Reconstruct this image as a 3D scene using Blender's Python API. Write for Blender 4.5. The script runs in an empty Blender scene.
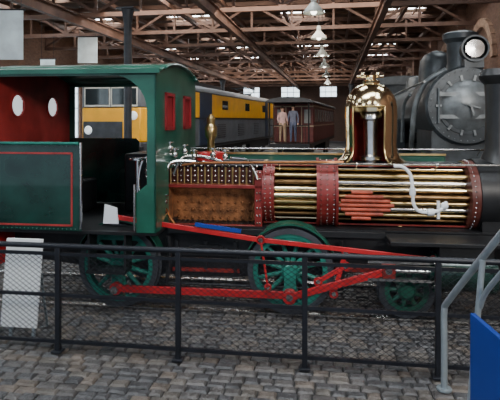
import bpy, bmesh, math, random
from mathutils import Vector, Matrix
random.seed(4)
C = bpy.context.scene.collection

# ------------------------------------------------------------ materials
def mat(name, col, rough=0.5, metal=0.0, var=0.25, scale=6.0, bump=0.0, emit=0.0, bscale=None, coat=0.0):
    m = bpy.data.materials.new(name); m.use_nodes = True
    nt = m.node_tree; b = nt.nodes['Principled BSDF']
    tc = nt.nodes.new('ShaderNodeTexCoord')
    n = nt.nodes.new('ShaderNodeTexNoise'); n.inputs['Scale'].default_value = scale
    n.inputs['Detail'].default_value = 6
    nt.links.new(tc.outputs['Object'], n.inputs['Vector'])
    r = nt.nodes.new('ShaderNodeValToRGB')
    r.color_ramp.elements[0].position = 0.3; r.color_ramp.elements[1].position = 0.7
    r.color_ramp.elements[0].color = tuple(c*(1-var) for c in col)+(1,)
    r.color_ramp.elements[1].color = tuple(min(1, c*(1+var)) for c in col)+(1,)
    nt.links.new(n.outputs['Fac'], r.inputs['Fac'])
    nt.links.new(r.outputs['Color'], b.inputs['Base Color'])
    b.inputs['Roughness'].default_value = rough
    b.inputs['Metallic'].default_value = metal
    b.inputs['Coat Weight'].default_value = coat
    if emit:
        nt.links.new(r.outputs['Color'], b.inputs['Emission Color'])
        b.inputs['Emission Strength'].default_value = emit
    if bump:
        n2 = nt.nodes.new('ShaderNodeTexNoise'); n2.inputs['Scale'].default_value = bscale or scale*6
        nt.links.new(tc.outputs['Object'], n2.inputs['Vector'])
        bp = nt.nodes.new('ShaderNodeBump'); bp.inputs['Strength'].default_value = bump
        bp.inputs['Distance'].default_value = 0.02
        nt.links.new(n2.outputs['Fac'], bp.inputs['Height'])
        nt.links.new(bp.outputs['Normal'], b.inputs['Normal'])
    return m

def brickmat(name, c1, c2, mortar, scale, axis='YZ', rough=0.85):
    m = bpy.data.materials.new(name); m.use_nodes = True
    nt = m.node_tree; b = nt.nodes['Principled BSDF']
    tc = nt.nodes.new('ShaderNodeTexCoord')
    sp = nt.nodes.new('ShaderNodeSeparateXYZ'); cb = nt.nodes.new('ShaderNodeCombineXYZ')
    nt.links.new(tc.outputs['Object'], sp.inputs[0])
    nt.links.new(sp.outputs[axis[0]], cb.inputs['X']); nt.links.new(sp.outputs[axis[1]], cb.inputs['Y'])
    br = nt.nodes.new('ShaderNodeTexBrick'); br.inputs['Scale'].default_value = scale
    br.inputs['Color1'].default_value = c1+(1,); br.inputs['Color2'].default_value = c2+(1,)
    br.inputs['Mortar'].default_value = mortar+(1,)
    nt.links.new(cb.outputs[0], br.inputs['Vector'])
    nz = nt.nodes.new('ShaderNodeTexNoise'); nz.inputs['Scale'].default_value = 0.7
    nt.links.new(tc.outputs['Object'], nz.inputs['Vector'])
    mx = nt.nodes.new('ShaderNodeMixRGB'); mx.blend_type = 'MULTIPLY'; mx.inputs['Fac'].default_value = 0.6
    nt.links.new(br.outputs['Color'], mx.inputs[1]); nt.links.new(nz.outputs['Fac'], mx.inputs[2])
    nt.links.new(mx.outputs[0], b.inputs['Base Color'])
    b.inputs['Roughness'].default_value = rough
    bp = nt.nodes.new('ShaderNodeBump'); bp.inputs['Strength'].default_value = 0.5
    nt.links.new(br.outputs['Fac'], bp.inputs['Height']); bp.invert = True
    nt.links.new(bp.outputs['Normal'], b.inputs['Normal'])
    return m

GREEN = mat('green_paint', (0.012, 0.095, 0.062), 0.28, 0, 0.3, 3, coat=0.4)
GREEND = mat('dark_green_paint', (0.008, 0.036, 0.028), 0.22, 0, 0.6, 2.5, coat=0.5)
GREENL = mat('green_wheel', (0.015, 0.17, 0.13), 0.35, 0, 0.3, 5)
MAROON = mat('maroon_paint', (0.34, 0.032, 0.030), 0.45, 0, 0.3, 4)
RED = mat('red_paint', (0.45, 0.016, 0.02), 0.35, 0, 0.25, 5, coat=0.3)
DRED = mat('section_red', (0.19, 0.018, 0.015), 0.4, 0, 0.35, 8)
PLATE = mat('tubeplate_brown', (0.10, 0.025, 0.018), 0.45, 0, 0.35, 8)
BLACK = mat('black_iron', (0.014, 0.015, 0.017), 0.4, 0.2, 0.4, 6)
FENCEB = mat('fence_black', (0.014, 0.016, 0.022), 0.42, 0.3, 0.3, 10)
BRASS = mat('brass', (0.92, 0.76, 0.48), 0.13, 1, 0.08, 4)
BRASSD = mat('aged_brass', (0.62, 0.45, 0.20), 0.28, 1, 0.3, 5)
COPPER = mat('copper', (0.50, 0.20, 0.08), 0.32, 1, 0.35, 5)
BRONZE = mat('bronze_dark', (0.24, 0.14, 0.065), 0.4, 1, 0.4, 6)
STEEL = mat('polished_steel', (0.70, 0.69, 0.67), 0.22, 1, 0.2, 6)
RUST = mat('rust', (0.30, 0.12, 0.045), 0.85, 0, 0.6, 9, 0.6)
ORANGE = mat('orange_red', (0.34, 0.055, 0.025), 0.4, 0, 0.5, 9)
WHITE = mat('white_paint', (0.80, 0.84, 0.88), 0.5, 0, 0.05, 4)
BOARD = mat('white_board', (0.93, 0.96, 1.0), 0.4, 0, 0.03, 4)
YELLOW = mat('yellow_livery', (0.92, 0.44, 0.012), 0.35, 0, 0.1, 2)
GREYL = mat('grey_livery', (0.12, 0.135, 0.155), 0.4, 0, 0.2, 2)
DKGREY = mat('dark_grey', (0.045, 0.05, 0.06), 0.45, 0, 0.3, 4)
GLASS = mat('dark_glass', (0.02, 0.03, 0.035), 0.06, 0, 0.2, 2)
LTGLASS = mat('lit_glass', (0.65, 0.72, 0.75), 0.2, 0, 0.1, 2, emit=1.0)
COACHGLASS = mat('coach_window', (0.35, 0.36, 0.34), 0.15, 0, 0.3, 2)
CARR = mat('carriage_red', (0.14, 0.028, 0.026), 0.5, 0, 0.3, 4)
CREAM = mat('cream_paint', (0.42, 0.34, 0.23), 0.5, 0, 0.15, 4)
LOCOB = mat('loco_black', (0.05, 0.058, 0.064), 0.36, 0.3, 0.4, 5)
LOCOG = mat('smokebox_grey', (0.19, 0.205, 0.21), 0.36, 0.4, 0.35, 6)
GALV = mat('handrail_grey', (0.36, 0.42, 0.46), 0.35, 0.5, 0.15, 8)
BLUE = mat('blue_board', (0.006, 0.04, 0.27), 0.45, 0, 0.1, 3)
TIMBER = mat('roof_timber', (0.105, 0.055, 0.032), 0.85, 0, 0.4, 2.0)
TRUSSM = mat('truss_paint', (0.14, 0.072, 0.048), 0.6, 0, 0.35, 2.0)
SHADE = mat('lamp_enamel', (0.62, 0.63, 0.57), 0.4, 0, 0.1, 8)
SKY = mat('skylight_glass', (0.84, 0.92, 1.0), 0.4, 0, 0.08, 1, emit=18)
WINL = mat('window_daylight', (0.75, 0.88, 1.0), 0.4, 0, 0.1, 1, emit=3.0)
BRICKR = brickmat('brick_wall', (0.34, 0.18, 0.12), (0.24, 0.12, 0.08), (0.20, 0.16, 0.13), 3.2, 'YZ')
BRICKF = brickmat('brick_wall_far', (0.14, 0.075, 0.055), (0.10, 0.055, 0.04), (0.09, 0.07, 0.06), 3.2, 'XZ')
EARTH = mat('floor_grime', (0.03, 0.03, 0.03), 0.7, 0, 0.4, 3, 0.4, bscale=25)
SETT = [mat('sett_%d' % i, c, r, 0, 0.45, 7, 0.7, bscale=40) for i, (c, r) in enumerate([
    ((0.085, 0.080, 0.078), 0.42), ((0.10, 0.09, 0.08), 0.48), ((0.06, 0.06, 0.063), 0.38), ((0.11, 0.092, 0.078), 0.52)])]
SKIN = mat('skin', (0.65, 0.40, 0.30), 0.6, 0, 0.05)
HAIR = mat('hair', (0.05, 0.03, 0.02), 0.7, 0, 0.2)

# ------------------------------------------------------------ mesh builder
class G:
    def __init__(s): s.bm = bmesh.new()
    def box(s, x0, x1, y0, y1, z0, z1):
        v = [s.bm.verts.new(p) for p in [(x0,y0,z0),(x1,y0,z0),(x1,y1,z0),(x0,y1,z0),(x0,y0,z1),(x1,y0,z1),(x1,y1,z1),(x0,y1,z1)]]
        for f in [(3,2,1,0),(4,5,6,7),(0,1,5,4),(1,2,6,5),(2,3,7,6),(3,0,4,7)]:
            s.bm.faces.new([v[i] for i in f])
        return s
    def cyl(s, p0, p1, r0, r1=None, seg=12, cap=True):
        r1 = r0 if r1 is None else r1
        p0 = Vector(p0); p1 = Vector(p1); d = (p1-p0)
        if d.length < 1e-6: return s
        d.normalize(); a = d.orthogonal().normalized(); b = d.cross(a)
        A = []; B = []
        for i in range(seg):
            t = 2*math.pi*i/seg; o = a*math.cos(t)+b*math.sin(t)
            A.append(s.bm.verts.new(p0+o*r0)); B.append(s.bm.verts.new(p1+o*r1))
        for i in range(seg):
            j = (i+1) % seg; s.bm.faces.new([A[i], A[j], B[j], B[i]])
        if cap:
            s.bm.faces.new(A[::-1]); s.bm.faces.new(B)
        return s
    def beam(s, p0, p1, w, h, up=(0,0,1)):
        p0 = Vector(p0); p1 = Vector(p1); d = (p1-p0).normalized()
        upv = Vector(up)
        if abs(d.dot(upv)) > 0.98: upv = Vector((0,1,0))
        a = d.cross(upv).normalized()*w/2; b = a.cross(d).normalized()*h/2
        v = [s.bm.verts.new(p) for p in [p0-a-b,p0+a-b,p0+a+b,p0-a+b,p1-a-b,p1+a-b,p1+a+b,p1-a+b]]
        for f in [(3,2,1,0),(4,5,6,7),(0,1,5,4),(1,2,6,5),(2,3,7,6),(3,0,4,7)]:
            s.bm.faces.new([v[i] for i in f])
        return s
    def tube(s, pts, r, seg=10, n=6):
        P = [Vector(p) for p in pts]; out = []
        if len(P) > 2:
            for i in range(len(P)-1):
                p0 = P[max(i-1,0)]; p1 = P[i]; p2 = P[i+1]; p3 = P[min(i+2,len(P)-1)]
                for k in range(n):
                    t = k/n
                    out.append(0.5*((2*p1)+(-p0+p2)*t+(2*p0-5*p1+4*p2-p3)*t*t+(-p0+3*p1-3*p2+p3)*t**3))
            out.append(P[-1])
        else: out = P
        prev = None; rings = []; a = None
        for i, p in enumerate(out):
            d = (out[min(i+1,len(out)-1)]-out[max(i-1,0)]).normalized()
            if a is None: a = d.orthogonal().normalized()
            a = (a-d*a.dot(d)).normalized(); b = d.cross(a)
            rings.append([s.bm.verts.new(p+(a*math.cos(2*math.pi*k/seg)+b*math.sin(2*math.pi*k/seg))*r) for k in range(seg)])
        for A, B in zip(rings, rings[1:]):
            for k in range(seg):
                j = (k+1) % seg; s.bm.faces.new([A[k],A[j],B[j],B[k]])
        s.bm.faces.new(rings[0][::-1]); s.bm.faces.new(rings[-1])
        return s
    def lathe(s, prof, o, axis='Z', a0=0, a1=360, seg=32, closed=False):
        o = Vector(o); full = abs(a1-a0) >= 359.9; n = seg
        R = []
        for i in range(n if full else n+1):
            t = math.radians(a0+(a1-a0)*i/n); c, si = math.cos(t), math.sin(t); ring = []
            for (r, h) in prof:
                r = max(r, 0.0004)
                p = {'Z': (r*c, r*si, h), 'X': (h, r*c, r*si), 'Y': (r*c, h, r*si)}[axis]
                ring.append(s.bm.verts.new(o+Vector(p)))
            R.append(ring)
        m = len(R); k = len(prof)
        for i in range(m if full else m-1):
            A = R[i]; B = R[(i+1) % m]
            for j in range(k if closed else k-1):
                q = (j+1) % k
                s.bm.faces.new([A[j], A[q], B[q], B[j]])
        if closed and not full:
            s.bm.faces.new(R[0]); s.bm.faces.new(R[-1][::-1])
        return s
    def sph(s, c, r, sc=(1,1,1), seg=12):
        m = Matrix.Translation(Vector(c)) @ Matrix.Diagonal((r*sc[0], r*sc[1], r*sc[2], 1))
        bmesh.ops.create_uvsphere(s.bm, u_segments=seg, v_segments=max(6, seg*2//3), radius=1, matrix=m)
        return s
    def poly(s, pts, axis, t0, t1):
        def P(p, t):
            return {'X': (t, p[0], p[1]), 'Y': (p[0], t, p[1]), 'Z': (p[0], p[1], t)}[axis]
        A = [s.bm.verts.new(P(p, t0)) for p in pts]; B = [s.bm.verts.new(P(p, t1)) for p in pts]
        s.bm.faces.new(A[::-1]); s.bm.faces.new(B)
        for i in range(len(pts)):
            j = (i+1) % len(pts); s.bm.faces.new([A[i], A[j], B[j], B[i]])
        return s
    def done(s, name, m, parent=None, bevel=0, loc=None, rz=None, smooth=True):
        bm = s.bm
        bmesh.ops.recalc_face_normals(bm, faces=bm.faces[:])
        if smooth:
            for f in bm.faces: f.smooth = True
            for e in bm.edges:
                if len(e.link_faces) == 2 and e.calc_face_angle(0) > 0.6: e.smooth = False
        me = bpy.data.meshes.new(name); bm.to_mesh(me); bm.free()
        for mm in (m if isinstance(m, list) else [m]): me.materials.append(mm)
        ob = bpy.data.objects.new(name, me); C.objects.link(ob)
        if parent: ob.parent = parent
        if loc: ob.location = loc
        if rz is not None: ob.rotation_euler[2] = rz
        if bevel:
            b = ob.modifiers.new('bevel', 'BEVEL'); b.width = bevel; b.segments = 2; b.limit_method = 'ANGLE'
        return ob

def empty(name, loc=(0,0,0), rz=0):
    e = bpy.data.objects.new(name, None); C.objects.link(e)
    e.location = loc; e.rotation_euler[2] = rz; e.empty_display_size = 0.2
    return e

# ============================================================ BUILDING
BR = -0.168
def bw(u, v, z=0):
    c, s = math.cos(-BR), math.sin(-BR)
    return (u*c+v*s, -u*s+v*c, z)
UL, UR, VF, VN, ZC = -14.0, 5.0, 52.0, -6.0, 6.9
G().box(UL-1, UR+1, VN, VF+1, -0.3, -0.035).done('floor', EARTH, rz=BR)
g = G(); wins = []
v = VN
for i in range(12):
    a = 0.7 + i*4.5 - 4
    g.box(UL-0.3, UL, v, a, 0, ZC); g.box(UL-0.3, UL, a, a+2.2, 0, 1.2); g.box(UL-0.3, UL, a, a+2.2, 4.5, ZC)
    wins.append((a, a+2.2)); v = a+2.2
g.box(UL-0.3, UL, v, VF, 0, ZC).done('wall_left', BRICKR, rz=BR)
for i, (a, b) in enumerate(wins):
    e = empty('window_%d' % (i+1), rz=BR)
    G().box(UL-0.2, UL-0.16, a, b, 1.2, 4.5).done('glass', WINL, e)
    g = G()
    for k in range(4): g.box(UL-0.16, UL-0.1, a+k*0.72, a+k*0.72+0.05, 1.2, 4.5)
    for k in range(5): g.box(UL-0.16, UL-0.1, a, b, 1.2+k*0.81, 1.25+k*0.81)
    g.done('glazing_bars', WHITE, e)
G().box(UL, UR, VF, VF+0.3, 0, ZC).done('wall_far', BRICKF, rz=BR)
for i, (a, b) in enumerate([(-5.5,-3.6), (-1.5, 0.2), (-9.5, -7.8)]):
    e = empty('window_%d' % (i+13), rz=BR)
    G().box(a, b, VF-0.03, VF, 4.6, 5.6).done('glass', WINL, e)
    g = G()
    for k in range(4): g.box(a+k*(b-a)/3-0.03, a+k*(b-a)/3+0.03, VF-0.08, VF-0.03, 4.6, 5.6)
    g.box(a, b, VF-0.08, VF-0.03, 5.05, 5.12).done('glazing_bars', WHITE, e)
G().box(UR, UR+0.3, VN, VF, 0, ZC).done('wall_right', BRICKR, rz=BR)
g = G()
for i in range(9):
    a = 4+i*5.5
    g.box(UR-0.28, UR, a, a+0.7, 0, ZC-0.3)
g.done('trim_1', BRICKR, rz=BR)
g = G()
for i in range(8):
    a = 4+i*5.5+3.1
    for k in range(12):
        t0 = math.pi*k/12; t1 = math.pi*(k+1)/12
        g.beam((UR-0.06, a+1.3*math.cos(t0), 4.2+1.3*math.sin(t0)), (UR-0.06, a+1.3*math.cos(t1), 4.2+1.3*math.sin(t1)), 0.3, 0.16, (1,0,0))
g.done('trim_2', mat('arch_brick', (0.42,0.27,0.19), 0.8, 0, 0.3, 10), rz=BR)
cols = [(-12.6,-10.2), (-7.6,-5.4), (-2.4,-0.4), (2.2,3.8)]
g = G(); sk = G()
vv = VN; bars = G()
for i in range(11):
    a = -3.2 + i*5.0; b = a+1.3
    g.box(UL, UR, vv, a, ZC, ZC+0.15)
    x = UL
    for (c0, c1) in cols:
        g.box(x, c0, a, b, ZC, ZC+0.15); x = c1
        sk.box(c0, c1, a, b, ZC+0.10, ZC+0.13)
        n = 4
        for k in range(n+1):
            xx = c0+(c1-c0)*k/n; bars.box(xx-0.04, xx+0.04, a, b, ZC-0.02, ZC+0.09)
    g.box(x, UR, a, b, ZC, ZC+0.15); vv = b
g.box(UL, UR, vv, VF, ZC, ZC+0.15)
g.done('ceiling', TIMBER, rz=BR)
e = empty('roof_skylights', rz=BR)
sk.done('panes', SKY, e); bars.done('bars', TRUSSM, e)
g = G()
for i in range(13):
    v0 = 8.5+i*3.5
    zt, zb = ZC-0.15, 5.75
    g.box(UL, UR, v0-0.07, v0+0.07, zt-0.16, zt); g.box(UL, UR, v0-0.06, v0+0.06, zb-0.14, zb)
    x = UL; k = 0
    while x < UR-0.5:
        x1 = min(x+1.55, UR)
        p, q = ((zb, zt-0.1), (zt-0.1, zb))[k % 2]
        g.beam((x, v0, p), (x1, v0, q), 0.07, 0.09); g.box(x-0.04, x+0.04, v0-0.04, v0+0.04, zb, zt)
        x = x1; k += 1
g.done('trim_3', TRUSSM, rz=BR)
g = G()
for u in (-12.5,-10.4,-8.3,-6.2,-4.1,-2.0,0.6,2.7,4.4):
    g.box(u-0.06, u+0.06, 6, VF, ZC-0.45, ZC-0.3)
for u in (-8.3,-3.6,1.4):
    g.box(u-0.09, u+0.09, 4, VF, 5.3, 5.34); g.box(u-0.09, u+0.09, 4, VF, 5.62, 5.66); g.box(u-0.02, u+0.02, 4, VF, 5.34, 5.62)
g.done('trim_4', TRUSSM, rz=BR)
g = G()
for i in range(22):
    v0 = 8+i*2.0; g.box(UL, UR, v0, v0+0.1, ZC-0.12, ZC)
g.done('trim_5', TIMBER, rz=BR)
def column(u, v, k=1.0):
    e = empty('iron_column', bw(u, v, 0), BR)
    G().lathe([(0.25*k,0),(0.25*k,0.3),(0.17*k,0.4),(0.16*k,0.5),(0.15*k,4.9),(0.18*k,5.0),(0.24*k,5.25),(0.24*k,5.3)], (0,0,0), seg=20).done('shaft', DKGREY, e)
    g = G(); g.box(-0.25,0.25,-0.25,0.25,5.28,5.32); g.box(-0.28,0.28,-0.28,0.28,-0.03,0.05); g.done('plates', DKGREY, e)
for (X, Y) in [(-3.42, 14.0)]:
    c, s = math.cos(-BR), math.sin(-BR)
    column(X*c-Y*s, X*s+Y*c, 0.72)
column(-8.6, 38); column(1.4, 44)
BULB = mat('bulb',(0.95,0.88,0.7),0.3,emit=8)
for i, v0 in enumerate((12.6, 16.6, 21, 25.5, 31, 37.5)):
    e = empty('pendant_lamp', bw(-0.52, v0, -0.06), BR)
    G().lathe([(0.05,5.36),(0.07,5.3),(0.07,5.2),(0.12,5.14),(0.24,5.0),(0.27,4.93),(0.25,4.93),(0.1,5.1),(0.0,5.12)], (0,0,0), seg=24).done('shade', SHADE, e)
    G().cyl((0,0,5.35),(0,0,ZC),0.015,seg=6).done('cord', BLACK, e)
    G().sph((0,0,4.97),0.08).done('bulb', BULB, e)
BAN = mat('banner_cloth', (0.75,0.85,0.88), 0.6, 0, 0.15, 3)
for (X0, X1, Y, z0, z1) in [(-6.15,-5.45,12.0,3.65,4.85), (-6.2,-5.5,18.0,4.25,5.2), (-8.6,-8.0,20.5,4.0,4.7)]:  # middle entry is a pale panel standing in for a lit window block
    e = empty('banner_and_window_block', (X0, Y, 0), 0)
    G().box(0, X1-X0, 0, 0.03, z0, z1).done('cloth', BAN, e)
    g = G(); g.cyl((-0.05,0.015,z1),(X1-X0+0.05,0.015,z1),0.025)
    g.cyl((0.05,0.015,z1),(0.05,0.015,ZC),0.008,seg=5); g.cyl((X1-X0-0.05,0.015,z1),(X1-X0-0.05,0.015,ZC),0.008,seg=5); g.done('pole', BLACK, e)

# ============================================================ COBBLES
FR = -0.14
g = G()
v = -2.6
bmm = g.bm
while v < 3.6:
    dv = 0.09+random.random()*0.02
    u = -5.2 + random.random()*0.1
    while u < 4.8:
        du = 0.11+random.random()*0.09
        t = 0.006; h = random.uniform(-0.006, 0.004)-0.01; i = 0.014
        x0, x1, y0, y1 = u+t, u+du-t, v+t, v+dv-t
        tz = [random.uniform(-0.003,0.003) for _ in range(4)]
        lo = [bmm.verts.new(p) for p in [(x0,y0,-0.05),(x1,y0,-0.05),(x1,y1,-0.05),(x0,y1,-0.05)]]
        md = [bmm.verts.new(p) for p in [(x0,y0,-0.014+h),(x1,y0,-0.014+h),(x1,y1,-0.014+h),(x0,y1,-0.014+h)]]
        hi = [bmm.verts.new(p) for p in [(x0+i,y0+i,tz[0]+h),(x1-i,y0+i,tz[1]+h),(x1-i,y1-i,tz[2]+h),(x0+i,y1-i,tz[3]+h)]]
        mi = random.choice([0,0,1,2,2,3])
        for A, B in ((lo,md),(md,hi)):
            for k in range(4):
                j = (k+1) % 4; f = bmm.faces.new([A[k],A[j],B[j],B[k]]); f.material_index = mi
        f = bmm.faces.new(hi); f.material_index = mi
        u += du
    v += dv
ob = g.done('cobblestone_paving', SETT, loc=(0,4.49,0), rz=FR)

# ============================================================ FENCE
e = empty('mesh_barrier_fence', (0,4.49,0), FR)
posts = [-4.2,-3.02,-1.84,-0.664,0.489,1.62,2.35]
g = G()
for p in posts:
    g.box(p-0.024, p+0.024, -0.022, 0.022, 0, 1.0); g.box(p-0.05, p+0.05, -0.05, 0.05, 0, 0.02)
g.done('posts', FENCEB, e, 0.004)
g = G()
a, b = posts[0], posts[-1]
g.cyl((a,0,1.005),(b,0,1.005),0.026,seg=14)
for z in (0.93, 0.54, 0.10): g.box(a, b, -0.012, 0.012, z-0.015, z+0.015)
g.done('rails', FENCEB, e)
g = G()
for (p, q) in zip(posts, posts[1:]):
    x0, x1 = p+0.022, q-0.022
    for (z0, z1) in ((0.11,0.53),(0.55,0.92)):
        for m_ in (0.7, -0.7):
            c0 = z0-max(m_*x0, m_*x1); c1 = z1-min(m_*x0, m_*x1); c = c0
            while c < c1:
                xa = (z0-c)/m_; xb = (z1-c)/m_
                if xa > xb: xa, xb = xb, xa
                xa = max(xa, x0); xb = min(xb, x1)
                if xb-xa > 0.01:
                    g.cyl((xa,0,m_*xa+c),(xb,0,m_*xb+c),0.0025,seg=4,cap=False)
                c += 0.046
g.done('wire_mesh', FENCEB, e, smooth=False)

# ============================================================ STAIR HANDRAIL + BLUE BOARD
e = empty('stair_handrail')
g = G()
g.tube([(1.585,4.08,0.0),(1.585,4.08,0.4),(1.585,4.08,0.64),(1.60,4.0,0.77),(1.70,3.38,1.43),(1.80,2.75,2.07)], 0.026, 12)
g.cyl((1.60,3.66,0.0),(1.665,3.58,1.2),0.022)
g.tube([(1.655,3.6,0.85),(1.67,3.5,1.02),(1.72,3.1,1.42),(1.79,2.8,1.74)],0.02)
g.cyl((1.79,2.8,0.0),(1.80,2.78,2.02),0.022)
for p in ((1.585,4.08),(1.60,3.66),(1.79,2.8)): g.cyl((p[0],p[1],0),(p[0],p[1],0.015),0.06)
g.done('rails', GALV, e)
e = empty('blue_display_board')
g = G(); g.poly([(3.50,0.0),(3.50,0.85),(2.5,0.85),(2.5,0.0)], 'X', 1.54, 1.575)
g.done('panel', BLUE, e, 0.004)
e = empty('white_information_panel', (-2.50,5.08,0), FR)
g = G(); g.poly([(-0.04,0.10),(0.35,0.10),(0.42,1.0),(0.03,1.0)], 'Y', 0, 0.025); g.done('board', BOARD, e, 0.003)
g = G(); g.beam((0.05,0.04,0),(0.1,0.04,0.9),0.03,0.03); g.beam((0.3,0.04,0),(0.35,0.04,0.9),0.03,0.03)
g.beam((0.05,0.3,0),(0.1,0.05,0.8),0.02,0.02); g.beam((0.3,0.3,0),(0.35,0.05,0.8),0.02,0.02); g.done('legs', GALV, e)

# ============================================================ SECTIONED TANK LOCOMOTIVE
L = empty('sectioned_steam_locomotive', (0,5.56,0), -0.119)
VC = 0.70; ZB = 1.31; RB = 0.39
g = G()
tr = empty('railway_track', (0,5.56,0), -0.119)
for v0 in (0.16, 1.24):
    g.box(-4.5,4.5,v0-0.035,v0+0.035,-0.002,0.018)
g.done('rails', STEEL, tr)
def wheel(u, R, v0, v1, n, pin, par, nm, mt):
    w = v1-v0
    g = G()
    g.lathe([(R-0.06,v0),(R,v0),(R+0.0,v0+w*0.8),(R+0.015,v0+w*0.85),(R+0.015,v1),(R-0.06,v1)], (u,0,R+0.02), 'Y', seg=56, closed=True)
    g.done(nm+'_tyre', DKGREY, par)
    g = G(); ctr = Vector((u,0,R+0.02))
    g.lathe([(R-0.115,v0+0.01),(R-0.06,v0+0.01),(R-0.06,v1-0.015),(R-0.115,v1-0.015)], ctr, 'Y', seg=48, closed=True)
    g.lathe([(0,v0-0.03),(0.07,v0-0.03),(0.10,v0),(0.10,v1),(0,v1)], ctr, 'Y', seg=24)
    for k in range(n):
        t = 2*math.pi*(k+0.5)/n
        o = Vector((math.cos(t),0,math.sin(t)))
        c0 = ctr+o*0.08+Vector((0,(v0+v1)/2,0)); c1 = ctr+o*(R-0.10)+Vector((0,(v0+v1)/2,0))
        g.cyl(c0, c1, 0.03, 0.022, 8)
    if pin:
        g.beam(ctr+Vector((0,v0-0.01,0)), ctr+Vector((0,v0-0.01,-pin)), 0.13, 0.05, (0,1,0))
        pts = []
        for k in range(13):
            t = math.radians(50+80*k/12); pts.append((u+(R-0.1)*math.cos(t), R+0.02+(R-0.1)*math.sin(t)))
        g.poly(pts, 'Y', v0+0.01, v1-0.01)
    g.done(nm+'_centre', mt, par)
    if pin:
        G().cyl(ctr+Vector((0,v0-0.13,-pin)), ctr+Vector((0,v0,-pin)), 0.045, seg=16).done(nm+'_crank_pin', STEEL, par)
for i, u in enumerate((-1.566, 0.44)):
    wheel(u, 0.48, 0.10, 0.21, 12, 0.25, L, 'driving_wheel_near_%d' % i, GREENL)
    wheel(u, 0.48, 1.19, 1.30, 12, 0, L, 'driving_wheel_far_%d' % i, GREENL)
    G().cyl((u,0.1,0.5),(u,1.3,0.5),0.06).done('axle_%d' % i, BLACK, L)
wheel(1.72, 0.30, 0.14, 0.24, 9, 0, L, 'leading_wheel_near', GREEN)
wheel(1.72, 0.30, 1.16, 1.26, 9, 0, L, 'leading_wheel_far', GREEN)
G().cyl((1.72,0.14,0.32),(1.72,1.26,0.32),0.045).done('leading_axle', BLACK, L)
g = G()
for v0 in (0.27, 1.10):
    g.poly([(-3.0,0.95),(-3.0,0.55),(-2.2,0.45),(-1.3,0.42),(-0.9,0.36),(-0.2,0.36),(0.2,0.42),(0.9,0.42),(1.4,0.5),(2.1,0.45),(3.2,0.55),(3.2,0.95)], 'Y', v0, v0+0.03)
for u in (-2.95,-0.6,1.1,3.15): g.box(u, u+0.03, 0.3, 1.1, 0.5, 0.93)
g.done('frame_plates', BLACK, L)
g = G()
g.box(-3.0,-1.0,-0.22,1.62,0.93,0.97)
g.box(-1.0,3.3,0.27,1.62,0.91,0.94)
g.box(1.5,3.3,-0.15,0.3,0.88,0.92)
g.box(-1.0,1.5,0.20,0.27,0.87,0.94)
g.done('running_plate', BLACK, L, 0.004)
g = G(); g.box(-3.0,-2.96,-0.2,1.6,0.5,0.95); g.box(3.28,3.32,-0.2,1.6,0.5,0.95); g.done('buffer_beams', RED, L, 0.004)
for i, u in enumerate((-1.566, 0.44)):
    g = G()
    for k in range(18):
        a0 = math.radians(20+140*k/18); a1 = math.radians(20+140*(k+1)/18)
        r = 0.515
        g.poly([(u+r*math.cos(a0),0.5+r*math.sin(a0)),(u+(r+.016)*math.cos(a0),0.5+(r+.016)*math.sin(a0)),(u+(r+.016)*math.cos(a1),0.5+(r+.016)*math.sin(a1)),(u+r*math.cos(a1),0.5+r*math.sin(a1))],'Y',0.10,0.34)
    g.done('splasher_%d' % i, GREEN, L)
def rod(p0, p1, w, t, nm, m, boss=0.075):
    g = G(); g.beam(p0, p1, t, w)
    for p in (p0, p1): g.cyl((p[0],p[1]-t*0.7,p[2]),(p[0],p[1]+t*0.7,p[2]),boss,seg=20)
    g.done(nm, m, L, 0.004)
    g = G()
    for p in (p0, p1): g.cyl((p[0],p[1]-t*0.9,p[2]),(p[0],p[1]+t*0.9,p[2]),boss*0.5,seg=16)
    g.done(nm+'_bushes', STEEL, L)
rod((-1.566,0.05,0.25),(0.44,0.05,0.25),0.08,0.035,'coupling_rod',RED)
rod((0.44,-0.01,0.25),(1.50,-0.01,0.58),0.075,0.035,'connecting_rod',RED)
rod((-1.62,-0.02,1.10),(0.12,0.0,0.87),0.055,0.025,'reversing_rod',RED,0.045)
rod((0.12,0.0,0.87),(1.98,0.0,0.71),0.05,0.025,'valve_rod',RED,0.05)
rod((0.12,0.0,0.87),(0.20,0.0,0.35),0.045,0.02,'lifting_link',RED,0.04)
rod((0.92,0.02,0.30),(1.05,0.02,0.76),0.05,0.02,'expansion_link',RED,0.05)
rod((0.75,0.04,0.42),(1.05,0.04,0.60),0.05,0.02,'eccentric_rod',RED,0.05)
g = G()
g.beam((-0.62,-0.02,1.03),(-0.10,0.0,0.96),0.03,0.04); g.done('blue_reach_rod', BLUE, L)
g = G(); g.box(-0.95,-0.15,0.235,0.265,0.42,0.46); g.box(0.95,1.5,0.235,0.265,0.48,0.52)
g.done('frame_edge_red', DRED, L)
g = G(); g.box(-2.6,-2.1,0.235,0.265,0.5,0.56)
for k in range(6): g.box(-0.95+0.05*k,-0.15-0.05*k,0.2,0.265,0.62+0.02*k,0.638+0.02*k)
for u in (-0.9,-0.55,-0.2): g.box(u-0.02,u+0.02,0.235,0.265,0.42,0.78)
g.done('leaf_springs', BLACK, L)
g = G()
for u in (-0.98, 1.02):
    g.tube([(u,0.16,0.85),(u+0.02,0.16,0.6),(u-0.02,0.16,0.3)],0.025)
g.cyl((-1.0,0.16,0.3),(1.0,0.16,0.3),0.015); g.done('brake_gear', BLACK, L)
g = G()
g.lathe([(0,1.92),(0.10,1.92),(0.10,1.97),(0.215,1.97),(0.215,2.02),(0.19,2.02),(0.19,2.52),(0.215,2.52),(0.215,2.57),(0.12,2.6),(0,2.6)], (0,0.02,0.58), 'X', seg=32)
g.done('cylinder', GREEND, L)
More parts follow.
